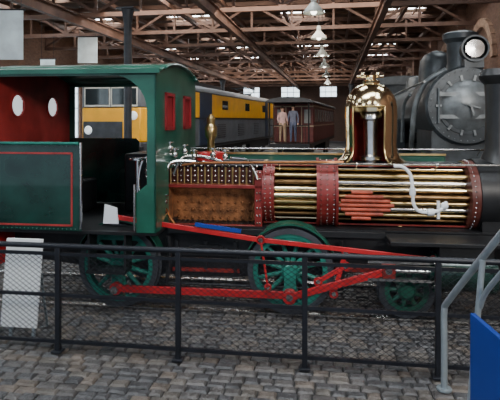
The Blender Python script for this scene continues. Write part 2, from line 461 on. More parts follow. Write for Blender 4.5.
g = G(); g.box(2.0,2.55,-0.12,0.3,0.70,0.89); g.done('valve_chest', BLACK, L, 0.01)
g = G(); g.box(1.28,1.97,-0.03,0.03,0.66,0.69); g.box(1.28,1.97,-0.03,0.03,0.47,0.50); g.cyl((1.5,0,0.58),(1.95,0,0.58),0.025)
g.done('slide_bars', STEEL, L)
g = G(); g.box(1.43,1.57,-0.04,0.04,0.50,0.66); g.done('crosshead', DRED, L, 0.008)
g = G()
for a in range(8):
    t = 2*math.pi*a/8; g.cyl((1.95,0.02+0.17*math.cos(t),0.58+0.17*math.sin(t)),(1.975,0.02+0.17*math.cos(t),0.58+0.17*math.sin(t)),0.015,seg=6)
g.done('cylinder_bolts', STEEL, L)

# --- boiler shell with cut-out side
def shell(u0, u1, r, t, a, m, nm):
    G().lathe([(r,u0),(r,u1),(r-t,u1),(r-t,u0)], (0,VC,ZB), 'X', -(180-a), 180-a, 40, True).done(nm, m, L)
    g = G()
    for s in (1,-1):
        an = math.radians(180-a)*s
        y = VC+(r-t/2)*math.cos(an); z = ZB+(r-t/2)*math.sin(an)
        g.box(u0,u1,y-0.016,y+0.008,z-0.009,z+0.009)
    g.done(nm+'_cut_edge', DRED, L)
shell(0.10, 2.50, RB, 0.02, 66, BLACK, 'boiler_barrel')
for i, u in enumerate((0.12, 1.0, 1.72, 2.46)):
    G().lathe([(RB,u-0.02),(RB+0.008,u-0.02),(RB+0.008,u+0.02),(RB,u+0.02)], (0,VC,ZB), 'X', -114, 114, 40, True).done('boiler_band_%d' % i, BRASSD, L)
ta = {}
tmid = {}
for r_ in range(9):
    z = ZB-0.30+r_*0.075
    for c_ in range(9):
        y = VC-0.30+c_*0.07+(0.035 if r_ % 2 else 0)
        if math.hypot(y-VC, z-ZB) > 0.335 or y > VC+0.2: continue
        m_ = [BRONZE, BRASSD, STEEL, BRASSD, BRONZE, BRASS, STEEL, BRASSD, BRASS][r_]
        ta.setdefault(m_.name, (m_, G()))[1].cyl((0.99,y,z),(2.46,y,z),0.026,seg=12,cap=False)
        m2 = [BRASSD, BRASS, BRASSD, BRONZE, BRASS][(r_*2+1) % 5]
        tmid.setdefault(m2.name, (m2, G()))[1].cyl((0.24,y,z),(0.76,y,z),0.026,seg=12,cap=False)
for k_, (n_, (m_, g)) in enumerate(ta.items()): g.done('fire_tubes_%d' % k_, m_, L)
for k_, (n_, (m_, g)) in enumerate(tmid.items()): g.done('rear_fire_tubes_%d' % k_, m_, L)
G().lathe([(0.30,0.24),(0.30,2.46)], (0,VC+0.06,ZB), 'X', -90, 90, 20).done('inner_lining', RUST, L)
g = G()
for i_, (z, a, b) in enumerate([(1.06,1.14,1.36),(1.11,1.07,1.50),(1.16,1.02,1.58),(1.21,1.00,1.62),(1.26,1.02,1.58),(1.31,1.07,1.50),(1.36,1.14,1.38)]):
    g.cyl((a,0.385,z),(b,0.385,z),0.022,seg=10)
g.done('orange_patch_tubes', ORANGE, L)  # short orange-red tubes forming a diamond-shaped patch
def ring(u0,u1,r0,r1,nm,m,z0=ZB):
    G().lathe([(r0,u0),(r1,u0),(r1,u1),(r0,u1)], (0,VC,z0), 'X', 0, 360, 48, True).done(nm, m, L)
ring(0.10,0.24,0.0,0.375,'rear_tube_plate',DRED)
ring(0.76,0.97,0.28,0.40,'joint_ring',DRED)
ring(0.74,0.77,0.28,0.425,'joint_flange_rear',DRED); ring(0.96,0.99,0.28,0.425,'joint_flange_front',DRED)
ring(2.46,2.56,0.0,0.41,'smokebox_tube_plate',PLATE)
g = G()
for u in (0.79,0.865,0.94,2.50,0.135,0.20):
    rr = 0.40 if 0.7<u<1 else (0.41 if u>2 else 0.375)
    for k in range(26):
        t = math.radians(75+210*k/25); g.sph((u,VC+rr*math.cos(t),ZB+rr*math.sin(t)),0.011,seg=6)
g.done('rivets', STEEL, L)
g = G(); g.box(-0.95,2.4,1.18,1.64,0.95,1.74); g.done('side_tank', GREEN, L, 0.02)
g = G(); g.box(-0.95,2.4,1.16,1.19,1.74,1.765); g.done('tank_beading', BRASSD, L)
G().lathe([(0,3.32),(0.28,3.31),(0.34,3.27),(0.43,3.25),(0.43,2.56),(0,2.56)], (0,VC,ZB-0.0), 'X', seg=48).done('smokebox', BLACK, L)
g = G(); g.box(2.58,3.2,0.35,1.05,0.9,1.3); g.done('smokebox_saddle', BLACK, L)
G().lathe([(0.24,1.66),(0.19,1.74),(0.145,1.85),(0.135,2.4),(0.15,2.62),(0.2,2.68),(0.21,2.72),(0.17,2.80),(0.12,2.80),(0.11,2.0)], (2.87,VC,0), seg=32).done('chimney', BLACK, L)
DU = 1.40
top = [(0.0,2.655),(0.08,2.65),(0.15,2.625),(0.22,2.57),(0.275,2.49),(0.30,2.42),(0.31,2.36)]
low = [(0.31,2.36),(0.315,2.25),(0.31,2.05),(0.305,1.90),(0.315,1.82),(0.35,1.75),(0.41,1.70)]
G().lathe(top, (DU,VC,0), seg=48).done('dome_crown', BRASS, L)
D0, D1 = -66, 220
G().lathe([(r,z) for r,z in low]+[(r-0.02,z) for r,z in low[::-1]], (DU,VC,0), 'Z', D0, D1, 48, True).done('dome_casing', BRASS, L)
g = G()
for an in (D0,D1):
    t = math.radians(an); g.tube([(DU+(r-.01)*math.cos(t),VC+(r-.01)*math.sin(t),z) for r,z in low],0.012)
pts = [(DU+0.30*math.cos(math.radians(D1+ k*7.4)),VC+0.30*math.sin(math.radians(D1+k*7.4)),2.36) for k in range(11)]
g.tube(pts,0.012); g.done('dome_cut_edge', BRASSD, L)
G().lathe([(0,2.30),(0.12,2.30),(0.14,2.27),(0.14,2.21),(0.10,2.19),(0.09,2.0),(0.09,1.78),(0.14,1.76),(0.14,1.72),(0.09,1.7),(0.09,1.6)], (DU,VC,0), seg=28).done('steam_pipe', STEEL, L)
G().lathe([(0.22,1.60),(0.22,2.30),(0.21,2.30),(0.21,1.6)], (DU,VC,0), 'Z', 0, 180, 24, True).done('dome_inner', DRED, L)
g = G()
g.lathe([(0.10,2.64),(0.11,2.67),(0.06,2.69),(0.06,2.72),(0.08,2.735),(0.03,2.75),(0,2.75)], (DU,VC,0), seg=20)
g.cyl((DU-0.17,VC,2.73),(DU+0.15,VC,2.73),0.018); g.sph((DU-0.10,VC,2.75),0.032); g.sph((DU+0.08,VC,2.75),0.032)
g.done('safety_valve_top', BRASS, L)
g = G(); g.cyl((-0.95,0.36,1.69),(3.1,0.36,1.69),0.013,seg=8)
for u in (-0.6,0.3,1.2,2.1,2.8): g.cyl((u,0.36,1.69),(u,0.50,1.60),0.009,seg=6); g.sph((u,0.36,1.69),0.022,seg=8)
g.cyl((-0.95,1.1,1.82),(3.1,1.1,1.82),0.012,seg=8)
for u in (-0.6,0.3,1.2,2.1,2.8): g.cyl((u,1.1,1.82),(u,1.22,1.74),0.009,seg=6)
g.done('boiler_handrails', STEEL, L)
g = G(); g.tube([(1.60,0.27,1.68),(1.70,0.26,1.67),(1.78,0.25,1.58),(1.80,0.24,1.42),(1.81,0.24,1.27),(1.86,0.24,1.19),(1.97,0.24,1.17),(2.10,0.25,1.20),(2.18,0.3,1.28)],0.02)
g.cyl((1.80,0.24,1.36),(1.80,0.24,1.44),0.034); g.cyl((1.96,0.24,1.17),(2.03,0.24,1.175),0.04); g.sph((2.15,0.27,1.24),0.045)
g.cyl((2.08,0.25,1.10),(2.08,0.25,1.3),0.018)
g.done('clack_feed_pipe', WHITE, L)

# --- firebox
FU0, FU1 = -1.15, 0.10
G().lathe([(0.42,FU0),(0.42,FU1),(0.39,FU1),(0.39,FU0)], (0,VC,ZB-0.02), 'X', -5, 122, 32, True).done('firebox_wrapper', BLACK, L)
g = G(); g.box(FU0,FU1,1.09,1.12,0.55,1.33); g.box(FU0,FU0+0.03,0.32,1.1,0.55,1.6); g.box(FU0,FU1,0.35,1.1,0.55,0.6); g.done('firebox_casing', BLACK, L)
g = G(); g.box(FU0+0.1,FU1-0.06,0.66,0.69,0.62,1.42); g.box(FU0+0.08,FU0+0.1,0.42,0.7,0.62,1.42); g.box(FU1-0.06,FU1-0.03,0.42,0.7,0.62,1.42); g.box(FU0+0.1,FU1-0.06,0.50,0.7,1.40,1.43)
g.done('inner_firebox', RUST, L)
g = G()
g.box(FU0,FU0+0.08,0.36,0.42,0.92,1.60); g.box(FU1-0.09,FU1,0.36,0.42,0.92,1.60)
g.box(FU0,FU1,0.36,0.42,1.385,1.425); g.box(FU0,FU1,0.36,0.42,0.90,0.95); g.done('firebox_section_edge', DRED, L, 0.005)
g = G(); g.box(FU0+0.06,FU1-0.08,0.50,0.52,1.43,1.66); g.done('crown_space', PLATE, L)
g = G(); h = G()
for i in range(13):
    u = FU0+0.12+i*0.085
    g.cyl((u,0.44,1.43),(u,0.44,1.63),0.012,seg=8)
    for z in (1.46,1.52,1.58,1.64): h.sph((u+0.04,0.46,z),0.016,seg=8)
for z in (0.98,1.07,1.16,1.25,1.34,1.50,1.58):
    for u in (FU0+0.025,FU0+0.06,FU1-0.025,FU1-0.06): h.sph((u,0.355,z),0.012,seg=6)
g.done('crown_stays', BRASSD, L); h.done('stay_bolts', STEEL, L)
g = G()
for i in range(11):
    for j in range(5): g.sph((FU0+0.17+i*0.09,0.645,0.98+j*0.095),0.017,seg=8)
g.done('firebox_stays', RUST, L)
g = G()
for i in range(16): g.box(FU0+0.14+i*0.065,FU0+0.165+i*0.065,0.42,0.65,0.90,0.95)
g.done('firebars', BLACK, L)
G().lathe([(0.12,1.70),(0.10,1.74),(0.05,1.80),(0.045,1.95),(0.075,2.0),(0.08,2.1),(0.05,2.15),(0.055,2.22),(0.02,2.27),(0,2.27)], (-0.58,VC,0), seg=24).done('safety_valve_column', BRASSD, L)
G().lathe([(0.19,1.69),(0.18,1.79),(0.05,1.81),(0,1.81)], (-0.58,VC,0), seg=24).done('valve_seat', RED, L)
g = G()
g.tube([(-0.98,0.4,1.55),(-0.9,0.4,1.72),(-0.8,0.45,1.76),(-0.55,0.45,1.74),(-0.3,0.42,1.66)],0.020)
g.tube([(-1.06,0.15,1.0),(-1.05,0.15,1.4),(-1.02,0.2,1.6),(-0.95,0.3,1.7),(-0.7,0.35,1.70)],0.020)
g.tube([(-1.13,0.2,0.95),(-1.12,0.2,1.3),(-1.14,0.25,1.55),(-1.08,0.3,1.75)],0.017)
g.tube([(-0.3,0.5,1.74),(-0.1,0.45,1.72),(0.0,0.35,1.62),(0.05,0.33,1.5)],0.016)
g.tube([(-1.2,0.05,1.05),(-1.18,0.05,1.5),(-1.2,0.1,1.78),(-1.1,0.25,1.84),(-0.95,0.33,1.76)],0.018)
for p in [(-0.95,0.33,1.78),(-0.85,0.42,1.82),(-1.04,0.2,1.62),(-0.72,0.38,1.76),(-1.02,0.15,1.25),(-0.5,0.42,1.78),(-1.1,0.15,1.42),(-0.35,0.42,1.76),(-1.0,0.3,1.86),(-1.18,0.05,1.55),(-1.19,0.05,1.3)]:
    g.sph(p,0.038,seg=10); g.cyl(p,(p[0],p[1],p[2]+0.07),0.014,seg=8)
    g.lathe([(0.035,-0.007),(0.047,-0.007),(0.047,0.007),(0.035,0.007)],(p[0],p[1],p[2]+0.075),'Z',seg=14,closed=True)
    g.cyl((p[0]-0.045,p[1],p[2]+0.075),(p[0]+0.045,p[1],p[2]+0.075),0.006,seg=6)
g.done('injector_pipes', STEEL, L)
g = G(); g.tube([(-0.85,0.3,1.66),(-0.6,0.3,1.69),(0.0,0.32,1.70),(0.7,0.34,1.71),(1.05,0.4,1.71)],0.014); g.tube([(-1.08,0.3,1.2),(-1.0,0.22,1.1),(-0.9,0.2,0.95)],0.018)
g.done('copper_pipe', COPPER, L)
g = G(); g.lathe([(0.05,0),(0.06,0.01),(0.06,0.03),(0.0,0.03)],(-1.12,0.2,1.5),'Y',seg=20); g.sph((-1.03,0.15,1.14),0.05,seg=12); g.done('pressure_gauges', BRASS, L)

# --- cab
cu0, cu1, cv0, cv1 = -2.95, -1.0, -0.25, 1.65
def arcz(v): return 2.72+0.15*(1-((v-VC)/0.95)**2)
g = G(); N = 16
vs = [cv0-0.03+(cv1-cv0+0.06)*i/N for i in range(N+1)]
for a, b in zip(vs, vs[1:]):
    za, zb2 = arcz(max(min(a,cv1),cv0)), arcz(max(min(b,cv1),cv0))
    pts = [(a,za),(b,zb2),(b,zb2+0.03),(a,za+0.03)]
    g.poly(pts, 'X', cu0-0.06, cu1+0.05)
bmesh.ops.remove_doubles(g.bm, verts=g.bm.verts[:], dist=1e-4)
g.done('cab_roof', GREEN, L)
g = G()
g.box(cu0-0.06,cu1+0.05,cv0-0.035,cv0-0.02,2.71,2.76); g.done('roof_edge', GREEN, L)
def sheet(u0, u1, holes, m, nm, zlo, shape='round'):
    g = G(); n = 76
    for i in range(n):
        a = cv0+(cv1-cv0)*i/n; b = cv0+(cv1-cv0)*(i+1)/n; mid = (a+b)/2
        zt = arcz(mid); segs = [(zlo, zt)]
        for (vc_, zc_, rw, rh) in holes:
            if abs(mid-vc_) < rw:
                hh = rh*math.sqrt(max(0,1-((mid-vc_)/rw)**2)) if shape == 'round' else rh
                ns = []
                for (p, q) in segs:
                    if p < zc_-hh and q > zc_+hh: ns += [(p, zc_-hh), (zc_+hh, q)]
                    else: ns.append((p, q))
                segs = ns
        for (p, q) in segs: g.box(u0, u1, a, b, p, q)
    return g.done(nm, m, L, smooth=False)
sheet(cu0, cu0+0.02, [(0.28,2.38,0.13,0.13),(1.12,2.38,0.13,0.13)], MAROON, 'rear_sheet', 0.97)
g = G()
for vc_ in (0.28,1.12): g.lathe([(0.13,0.02),(0.155,0.02),(0.155,0.035),(0.13,0.035)],(cu0,vc_,2.38),'X',seg=28,closed=True)
g.done('porthole_rims', MAROON, L)
g = G()
for vc_ in (0.28,1.12): g.lathe([(0.0,0.005),(0.135,0.005),(0.135,0.012),(0.0,0.012)],(cu0,vc_,2.38),'X',seg=28)
g.done('porthole_glass', LTGLASS, L)
sheet(cu1-0.02, cu1, [(0.70-0.42,2.30,0.17,0.2),(0.70+0.42,2.30,0.17,0.2)], GREEN, 'front_sheet', 1.62, 'sq')
g = G(); g.box(cu1-0.02,cu1,cv0,0.25,0.97,1.62); g.box(cu1-0.02,cu1,1.15,cv1,0.97,1.62); g.done('front_sheet_lower', GREEN, L)
g = G()
for vc_ in (0.28,1.12):
    for (a,b,c,d_) in [(-0.19,-0.15,-0.22,0.22),(0.15,0.19,-0.22,0.22),(-0.19,0.19,-0.22,-0.18),(-0.19,0.19,0.18,0.22)]:
        g.box(cu1,cu1+0.02,vc_+a,vc_+b,2.30+c,2.30+d_)
    g.box(cu1-0.015,cu1-0.005,vc_-0.17,vc_+0.17,2.1,2.5)
g.done('window_frames', mat('red_window',(0.26,0.016,0.022),0.4), L)
for v0, v1_ in ((cv0, cv0+0.02), (cv1-0.02, cv1)):
    nm = 'near' if v0 < 0 else 'far'
    g = G(); g.poly([(cu0,0.97),(-1.85,0.97),(-1.85,1.88),(-1.90,1.93),(cu0,1.93)],'Y',v0,v1_)
    g.done('bunker_side_'+nm, GREEND, L, smooth=False)
    g = G()
    pts = [(cu1,0.97),(cu1,2.74),(-1.52,2.74)]
    for k in range(9):
        t = math.radians(90-90*k/8); pts.append((-1.52+0.42*math.cos(t), 2.30+0.40*math.sin(t)))
    pts += [(-1.10,1.5),(-1.22,1.4),(-1.22,0.97)]
    g.poly(pts,'Y',v0,v1_)
    g.box(cu0,cu0+0.10,v0,v1_,1.9,2.74); g.box(cu0,cu1,v0,v1_,2.69,2.74)
    g.done('side_sheet_'+nm, GREEN, L, smooth=False)
g = G()
g.box(cu0+0.05,-1.95,cv0-0.006,cv0,1.02,1.04); g.box(cu0+0.05,-1.95,cv0-0.006,cv0,1.82,1.84); g.box(-1.97,-1.95,cv0-0.006,cv0,1.02,1.84)
g.done('bunker_lining', MAROON, L)
g = G()
for i in range(22):
    g.sph((cu0+0.03+i*0.05,cv0-0.003,1.91),0.007,seg=6); g.sph((cu0+0.03+i*0.05,cv0-0.003,0.99),0.007,seg=6)
g.done('bunker_rivets', GREEN, L)
g = G()
g.tube([(-1.84,cv0-0.03,1.0),(-1.84,cv0-0.03,1.95)],0.013); g.tube([(-1.23,cv0-0.03,1.0),(-1.23,cv0-0.03,1.5)],0.013)
g.done('cab_handrails', STEEL, L)
g = G(); g.tube([(cu0,cv0-0.01,1.94),(-2.4,cv0-0.01,1.94),(-1.88,cv0-0.01,1.94)],0.018); g.done('bunker_beading', GREENL, L)
g = G(); g.box(-1.32,-1.17,0.35,1.05,0.97,1.62); g.box(-2.9,-2.3,0.2,1.2,0.97,1.4); g.box(-1.8,-1.05,0.9,1.6,0.97,1.75); g.done('backhead_and_coal_box', BLACK, L, 0.03)
g = G()
g.cyl((-1.45,0.45,0.97),(-1.45,0.45,1.7),0.03); g.cyl((-1.36,0.5,1.55),(-1.36,0.9,1.4),0.018); g.tube([(-1.34,0.4,1.2),(-1.42,0.4,1.4),(-1.38,0.45,1.7),(-1.2,0.5,1.8)],0.018)
g.lathe([(0.09,-0.01),(0.11,-0.01),(0.11,0.01),(0.09,0.01)],(-1.45,0.45,1.72),'Z',seg=20,closed=True)
g.done('cab_controls', STEEL, L)
g = G(); g.poly([(-1.68,1.02),(-1.50,1.02),(-1.52,1.20),(-1.66,1.24)],'Y',-0.06,-0.04); g.done('white_notice', WHITE, L)
g = G(); g.box(-1.80,-1.36,-0.24,0.0,0.5,0.53); g.box(-1.80,-1.78,-0.2,0.0,0.5,0.95); g.box(-1.38,-1.36,-0.2,0.0,0.5,0.95); g.done('cab_step', BLACK, L)

# ============================================================ ELECTRIC LOCOMOTIVE
ang = -math.atan(0.262)
E = empty('electric_locomotive', (-3.44,16.7,0), ang)
W = 2.7; LN = 20.8
g = G(); g.box(-W,0,0.6,LN-0.6,0.95,2.28); g.done('lower_body', GREYL, E, 0.05)
g = G(); g.box(-W,0,0.6,LN-0.6,2.28,3.42); g.done('upper_body', YELLOW, E, 0.05)
g = G()
pts = [(-W,3.42)]+[(-W/2+W/2*math.cos(math.radians(180-180*k/14)),3.42+0.42*math.sin(math.radians(180*k/14))) for k in range(1,14)]+[(0,3.42)]
g.poly(pts,'Y',0.5,LN-0.5); g.done('roof', GREYL, E)
def nose(y0, y1):
    for (z0,z1,m,nm) in [(0.95,1.45,DKGREY,'skirt'),(1.45,2.62,YELLOW,'nose'),(2.62,3.42,GREYL,'windscreen_band')]:
        g = G()
        A = [(-W,y0),(0,y0),(-0.25,y1),(-W+0.25,y1)]
        g.poly(A,'Z',z0,z1); g.done(nm, m, E, 0.04)
    g = G(); A = [(-W,y0),(0,y0),(-0.3,y1*0.9+y0*0.1),(-W+0.3,y1*0.9+y0*0.1)]; g.poly(A,'Z',3.42,3.68); g.done('cab_roof', DKGREY, E, 0.1)
nose(0.6, 0.0); nose(LN-0.6, LN)
g = G()
for (a,b) in ((-W+0.38,-W/2-0.06),(-W/2+0.06,-0.38)): g.box(a,b,-0.03,0.0,2.72,3.28)
g.done('windscreen', GLASS, E, 0.02)
g = G()
for (a,b) in ((-W+0.38,-W/2-0.06),(-W/2+0.06,-0.38)):
    g.box(a-0.04,b+0.04,-0.02,0.005,2.66,2.72); g.box(a-0.04,b+0.04,-0.02,0.005,3.28,3.33); g.box(a-0.04,a,-0.02,0.005,2.7,3.3); g.box(b,b+0.04,-0.02,0.005,2.7,3.3)
g.done('windscreen_frames', SHADE, E)
g = G()
for x in (-W+0.5,-0.5):
    g.lathe([(0,-0.08),(0.11,-0.08),(0.15,-0.03),(0.15,0.0)],(x,0,1.85 if x<-1 else 2.35),'Y',seg=18)
g.done('headlights', LTGLASS, E)
g = G(); g.box(-W+0.3,-0.9,-0.03,0.0,1.5,2.15); g.done('nose_panel', DKGREY, E, 0.02)
g = G()
for x in (-W+0.55,-0.55):
    g.cyl((x,-0.5,1.1),(x,0,1.1),0.1); g.cyl((x,-0.55,1.1),(x,-0.5,1.1),0.24,seg=24)
g.box(-W+0.1,-0.1,-0.08,0.0,0.9,1.3); g.tube([(-W/2,-0.1,1.1),(-W/2,-0.3,1.0),(-W/2,-0.3,0.6)],0.04); g.done('buffers', BLACK, E)
g = G(); g.box(-W+0.2,-0.2,0.8,LN-0.8,0.75,1.0)
for y in (1.8,3.7,5.6,LN-5.6,LN-3.7,LN-1.8):
    for x in (-0.5,-W+0.5): g.lathe([(0,-0.07),(0.5,-0.07),(0.54,0.07),(0,0.07)],(x,y,0.54),'X',seg=28)
for y in (3.7,LN-3.7): g.box(-0.5,-0.25,y-2.6,y+2.6,0.4,0.75)
g.done('bogies', BLACK, E)
g = G()
for y in (1.3,8.2,12.5,16.8): g.box(0,0.015,y,y+0.9,2.72,3.15)
g.done('side_windows', GLASS, E)
g = G(); g.box(0,0.02,2.45,3.3,1.0,3.4); g.box(0,0.02,5.0,6.6,1.0,3.4); g.box(0,0.02,LN-3.2,LN-2.45,1.0,3.4); g.done('side_doors', mat('door_navy',(0.02,0.035,0.07),0.4), E)
g = G(); g.box(0,0.02,0.7,LN-0.7,2.24,2.30); g.box(0,0.02,0.7,LN-0.7,3.38,3.43); g.box(0,0.02,0.7,LN-0.7,1.02,1.1); g.done('body_stripes', BLACK, E)
g = G()
for y in (7.5,11,14.5):
    for z in range(7): g.box(0,0.025,y,y+1.2,1.35+z*0.1,1.39+z*0.1)
g.done('louvres', DKGREY, E)
g = G()
for y in (3.5,LN-4.0):
    g.box(-W/2-0.5,-W/2+0.5,y-0.4,y+0.4,3.82,3.92)
    g.beam((-W/2-0.5,y,3.92),(-W/2-0.4,y+1.5,4.15),0.05,0.05); g.beam((-W/2+0.5,y,3.92),(-W/2+0.4,y+1.5,4.15),0.05,0.05)
    g.beam((-W/2-0.4,y+1.5,4.15),(-W/2-0.6,y,4.3),0.04,0.04); g.beam((-W/2+0.4,y+1.5,4.15),(-W/2+0.6,y,4.3),0.04,0.04); g.beam((-W/2-0.8,y,4.3),(-W/2+0.8,y,4.3),0.08,0.05)
g.box(-W/2-0.4,-W/2+0.4,7,11,3.8,4.0); g.done('pantographs', DKGREY, E)

# ============================================================ RED CARRIAGE WITH BALCONY AND PEOPLE
KX, KY = 1.75, 22.6
KA = 0.25
K = empty('balcony_carriage', (KX,KY,0), -KA)
HW = 0.95
g = G(); g.box(-HW,HW,0,13,0.95,1.12); g.done('underframe', BLACK, K)
g = G(); g.box(-HW,HW,1.4,13,1.12,3.0); g.done('body', CARR, K, 0.03)
g = G(); pts = [((HW+0.1)*math.cos(math.radians(180*k/14)),3.0+0.25*math.sin(math.radians(180*k/14))) for k in range(15)]
g.poly(pts,'Y',-0.1,13.1); g.done('roof', DKGREY, K)
g = G()
for s in (-HW-0.005,HW-0.015):
    for i in range(9): g.box(s,s+0.02,1.9+i*1.2,2.7+i*1.2,2.1,2.75)
g.box(-0.8,-0.5,1.385,1.4,2.05,2.7); g.box(0.5,0.8,1.385,1.4,2.05,2.7); g.done('windows', COACHGLASS, K)
g = G()
for s in (-HW-0.01,HW-0.01):
    g.box(s,s+0.02,1.4,13,1.9,1.96); g.box(s,s+0.02,1.4,13,2.85,2.9)
g.box(-HW,HW,1.38,1.4,2.82,2.88); g.box(-HW,HW,1.38,1.4,1.88,1.94)
g.box(-0.4,-0.36,1.38,1.4,1.12,2.85); g.box(0.36,0.4,1.38,1.4,1.12,2.85); g.done('mouldings', CREAM, K)
g = G()
for x in (-HW+0.05,HW-0.05): g.cyl((x,0.05,1.1),(x,0.05,3.0),0.035,seg=8)
for x in (-HW+0.05,0.3):
    g.cyl((x,0.05,1.95),(x+0.6,0.05,1.95),0.02,seg=8)
    for k in range(5): g.cyl((x+k*0.15,0.05,1.12),(x+k*0.15,0.05,1.95),0.01,seg=6)
g.done('balcony_railings', BLACK, K)
g = G()
for y in (1.6,3.2,10,11.6):
    for x in (-0.6,0.6): g.lathe([(0,-0.06),(0.42,-0.06),(0.45,0.06),(0,0.06)],(x,y,0.45),'X',seg=24)
g.box(-0.7,0.7,1,3.8,0.4,0.95); g.box(-0.7,0.7,9.4,12.2,0.4,0.95); g.done('bogies', BLACK, K)
g = G(); g.box(-0.7,-0.2,-0.35,0,0.5,0.55); g.done('steps', BLACK, K)

def person(name, loc, rz, shirt, trousers, hair_c, h=1.0, arm=0.0):
    e = empty(name, loc, rz)
    V = []; R = []; E_ = []
    def a(p, r, par=None):
        V.append(Vector(p)*h); R.append(r if isinstance(r, tuple) else (r, r))
        if par is not None: E_.append((par, len(V)-1))
        return len(V)-1
    pel = a((0,0,0.95),(0.155,0.11)); sp = a((0,0,1.12),(0.14,0.105),pel); ch = a((0,0,1.32),(0.17,0.115),sp)
    nb = a((0,0,1.46),(0.075,0.07),ch); nk = a((0,-0.005,1.53),0.052,nb)
    hd = a((0,-0.02,1.61),(0.078,0.095),nk); ht = a((0,-0.015,1.70),(0.065,0.08),hd)
    for s in (1,-1):
        sh = a((s*0.17,0,1.42),0.06,ch); el = a((s*0.23,0.01+(-0.02*arm),1.15),0.043,sh)
        wr = a((s*(0.24-0.06*arm),-0.08-0.16*arm,0.93+0.16*arm),0.027,el); pm = a((s*(0.24-0.07*arm),-0.11-0.2*arm,0.87+0.17*arm),(0.018,0.036),wr)
        P = V[pm]/h
        for k in range(4):
            f1 = a((P.x+s*0.002,P.y-0.03+0.02*k,P.z-0.05),0.009,pm); a((P.x-s*0.008,P.y-0.03+0.02*k-0.004,P.z-0.085+0.006*abs(k-1)),0.008,f1)
        t1 = a((P.x,P.y-0.045,P.z+0.0),0.010,pm); a((P.x-s*0.005,P.y-0.06,P.z-0.035),0.009,t1)
        hp = a((s*0.09,0,0.88),(0.095,0.1),pel); kn = a((s*0.105,-0.01,0.5),0.062,hp)
        an = a((s*0.11,0.02,0.10),0.042,kn); a((s*0.12,-0.12,0.04),(0.04,0.035),an)
    me = bpy.data.meshes.new(name+'_skel'); me.from_pydata([tuple(v) for v in V], E_, [])
    ob = bpy.data.objects.new('skel', me); C.objects.link(ob)
    sk = ob.modifiers.new('Skin', 'SKIN')
    for i, d in enumerate(me.skin_vertices[0].data):
        d.radius = (R[i][0]*h, R[i][1]*h); d.use_root = (i == 0)
    ss = ob.modifiers.new('s', 'SUBSURF'); ss.levels = 1
    dg = bpy.context.evaluated_depsgraph_get(); ev = ob.evaluated_get(dg)
    nm = bpy.data.meshes.new_from_object(ev); bpy.data.objects.remove(ob)
    nm.materials.clear()
    for m_ in (SKIN, shirt, trousers, HAIR): nm.materials.append(m_)
    for p in nm.polygons:
        c = p.center/h; p.use_smooth = True
        if c.z > 1.50: p.material_index = 0
        elif c.z < 0.10: p.material_index = 3
        elif abs(c.x) > 0.165 and c.z < 0.92+0.2*arm: p.material_index = 0
        elif c.z < 0.96: p.material_index = 2
        else: p.material_index = 1
    b = bpy.data.objects.new('body', nm); C.objects.link(b); b.parent = e
    g = G(); g.sph((0,0.012*h,1.685*h),0.098*h,(0.88,1.02,0.85),16); g.sph((0,0.05*h,1.63*h),0.075*h,(1,0.7,1.0),12); g.done('hair', hair_c, e)
    g = G(); g.sph((0,-0.115*h,1.625*h),0.014,(0.8,1.2,1.4),8)
    for s in (1,-1): g.sph((s*0.08*h,-0.01,1.63*h),0.02,(0.5,1,1.4),8)
    g.done('nose_and_ears', SKIN, e)
    g = G()
    for s in (1,-1): g.sph((s*0.03*h,-0.104*h,1.65*h),0.009,seg=8)
    g.box(-0.02*h,0.02*h,-0.112*h,-0.10*h,1.578*h,1.584*h); g.done('eyes_and_mouth', BLACK, e)
    return e
PINK = mat('pale_pink_top', (0.75,0.50,0.48), 0.8); GRY = mat('blue_jacket', (0.16,0.18,0.26), 0.8); JEAN = mat('jeans', (0.10,0.12,0.2), 0.8); TAN = mat('tan_trousers',(0.42,0.30,0.2),0.8)
c, s = math.cos(KA), math.sin(KA)
def kw(x, y): return (KX+x*c+y*s, KY-x*s+y*c, 1.12)
person('visitor', kw(-0.36,0.35), 0.2, PINK, TAN, HAIR, 0.97, 0.6)
person('visitor', kw(0.12,0.5), -0.3, GRY, JEAN, HAIR, 1.02, 0.0)

# ============================================================ BLACK STEAM LOCOMOTIVE (right)
S = empty('black_steam_locomotive', bw(2.35,9.5,0), BR)
ZS = 2.46
G().lathe([(0.0,0.0),(0.68,0.0),(0.72,0.05),(0.72,2.2),(0.64,2.25),(0.64,9.0),(0.74,9.1),(0.74,10.5),(0,10.5)], (0,0,ZS), 'Y', seg=56).done('boiler', LOCOB, S)
G().lathe([(0,-0.15),(0.12,-0.145),(0.3,-0.11),(0.42,-0.05),(0.46,-0.02),(0.46,0.02)], (0,0,ZS), 'Y', seg=48).done('smokebox_door', LOCOG, S)
G().lathe([(0.46,-0.03),(0.52,-0.03),(0.52,0.01),(0.46,0.01)], (0,0,ZS), 'Y', seg=48, closed=True).done('door_ring', LOCOB, S)
g = G()
for z in (0.2,-0.2): g.beam((-0.5,-0.09,ZS+z),(0.33,-0.11,ZS+z),0.03,0.07,(0,0,1))
g.cyl((-0.50,-0.06,ZS-0.32),(-0.50,-0.06,ZS+0.32),0.02,seg=8)
g.cyl((0,-0.24,ZS),(0,-0.12,ZS),0.03); g.beam((-0.16,-0.22,ZS+0.05),(0.16,-0.22,ZS-0.05),0.02,0.03); g.beam((0,-0.24,ZS),(0.05,-0.24,ZS-0.18),0.02,0.03)
for k in range(14):
    t = 2*math.pi*k/14; g.beam((0.45*math.cos(t),-0.045,ZS+0.45*math.sin(t)),(0.55*math.cos(t),-0.045,ZS+0.55*math.sin(t)),0.03,0.04)
for k in range(36):
    t = 2*math.pi*k/36; g.sph((0.64*math.cos(t),0,ZS+0.64*math.sin(t)),0.014,seg=6)
g.done('door_fittings', LOCOG, S)
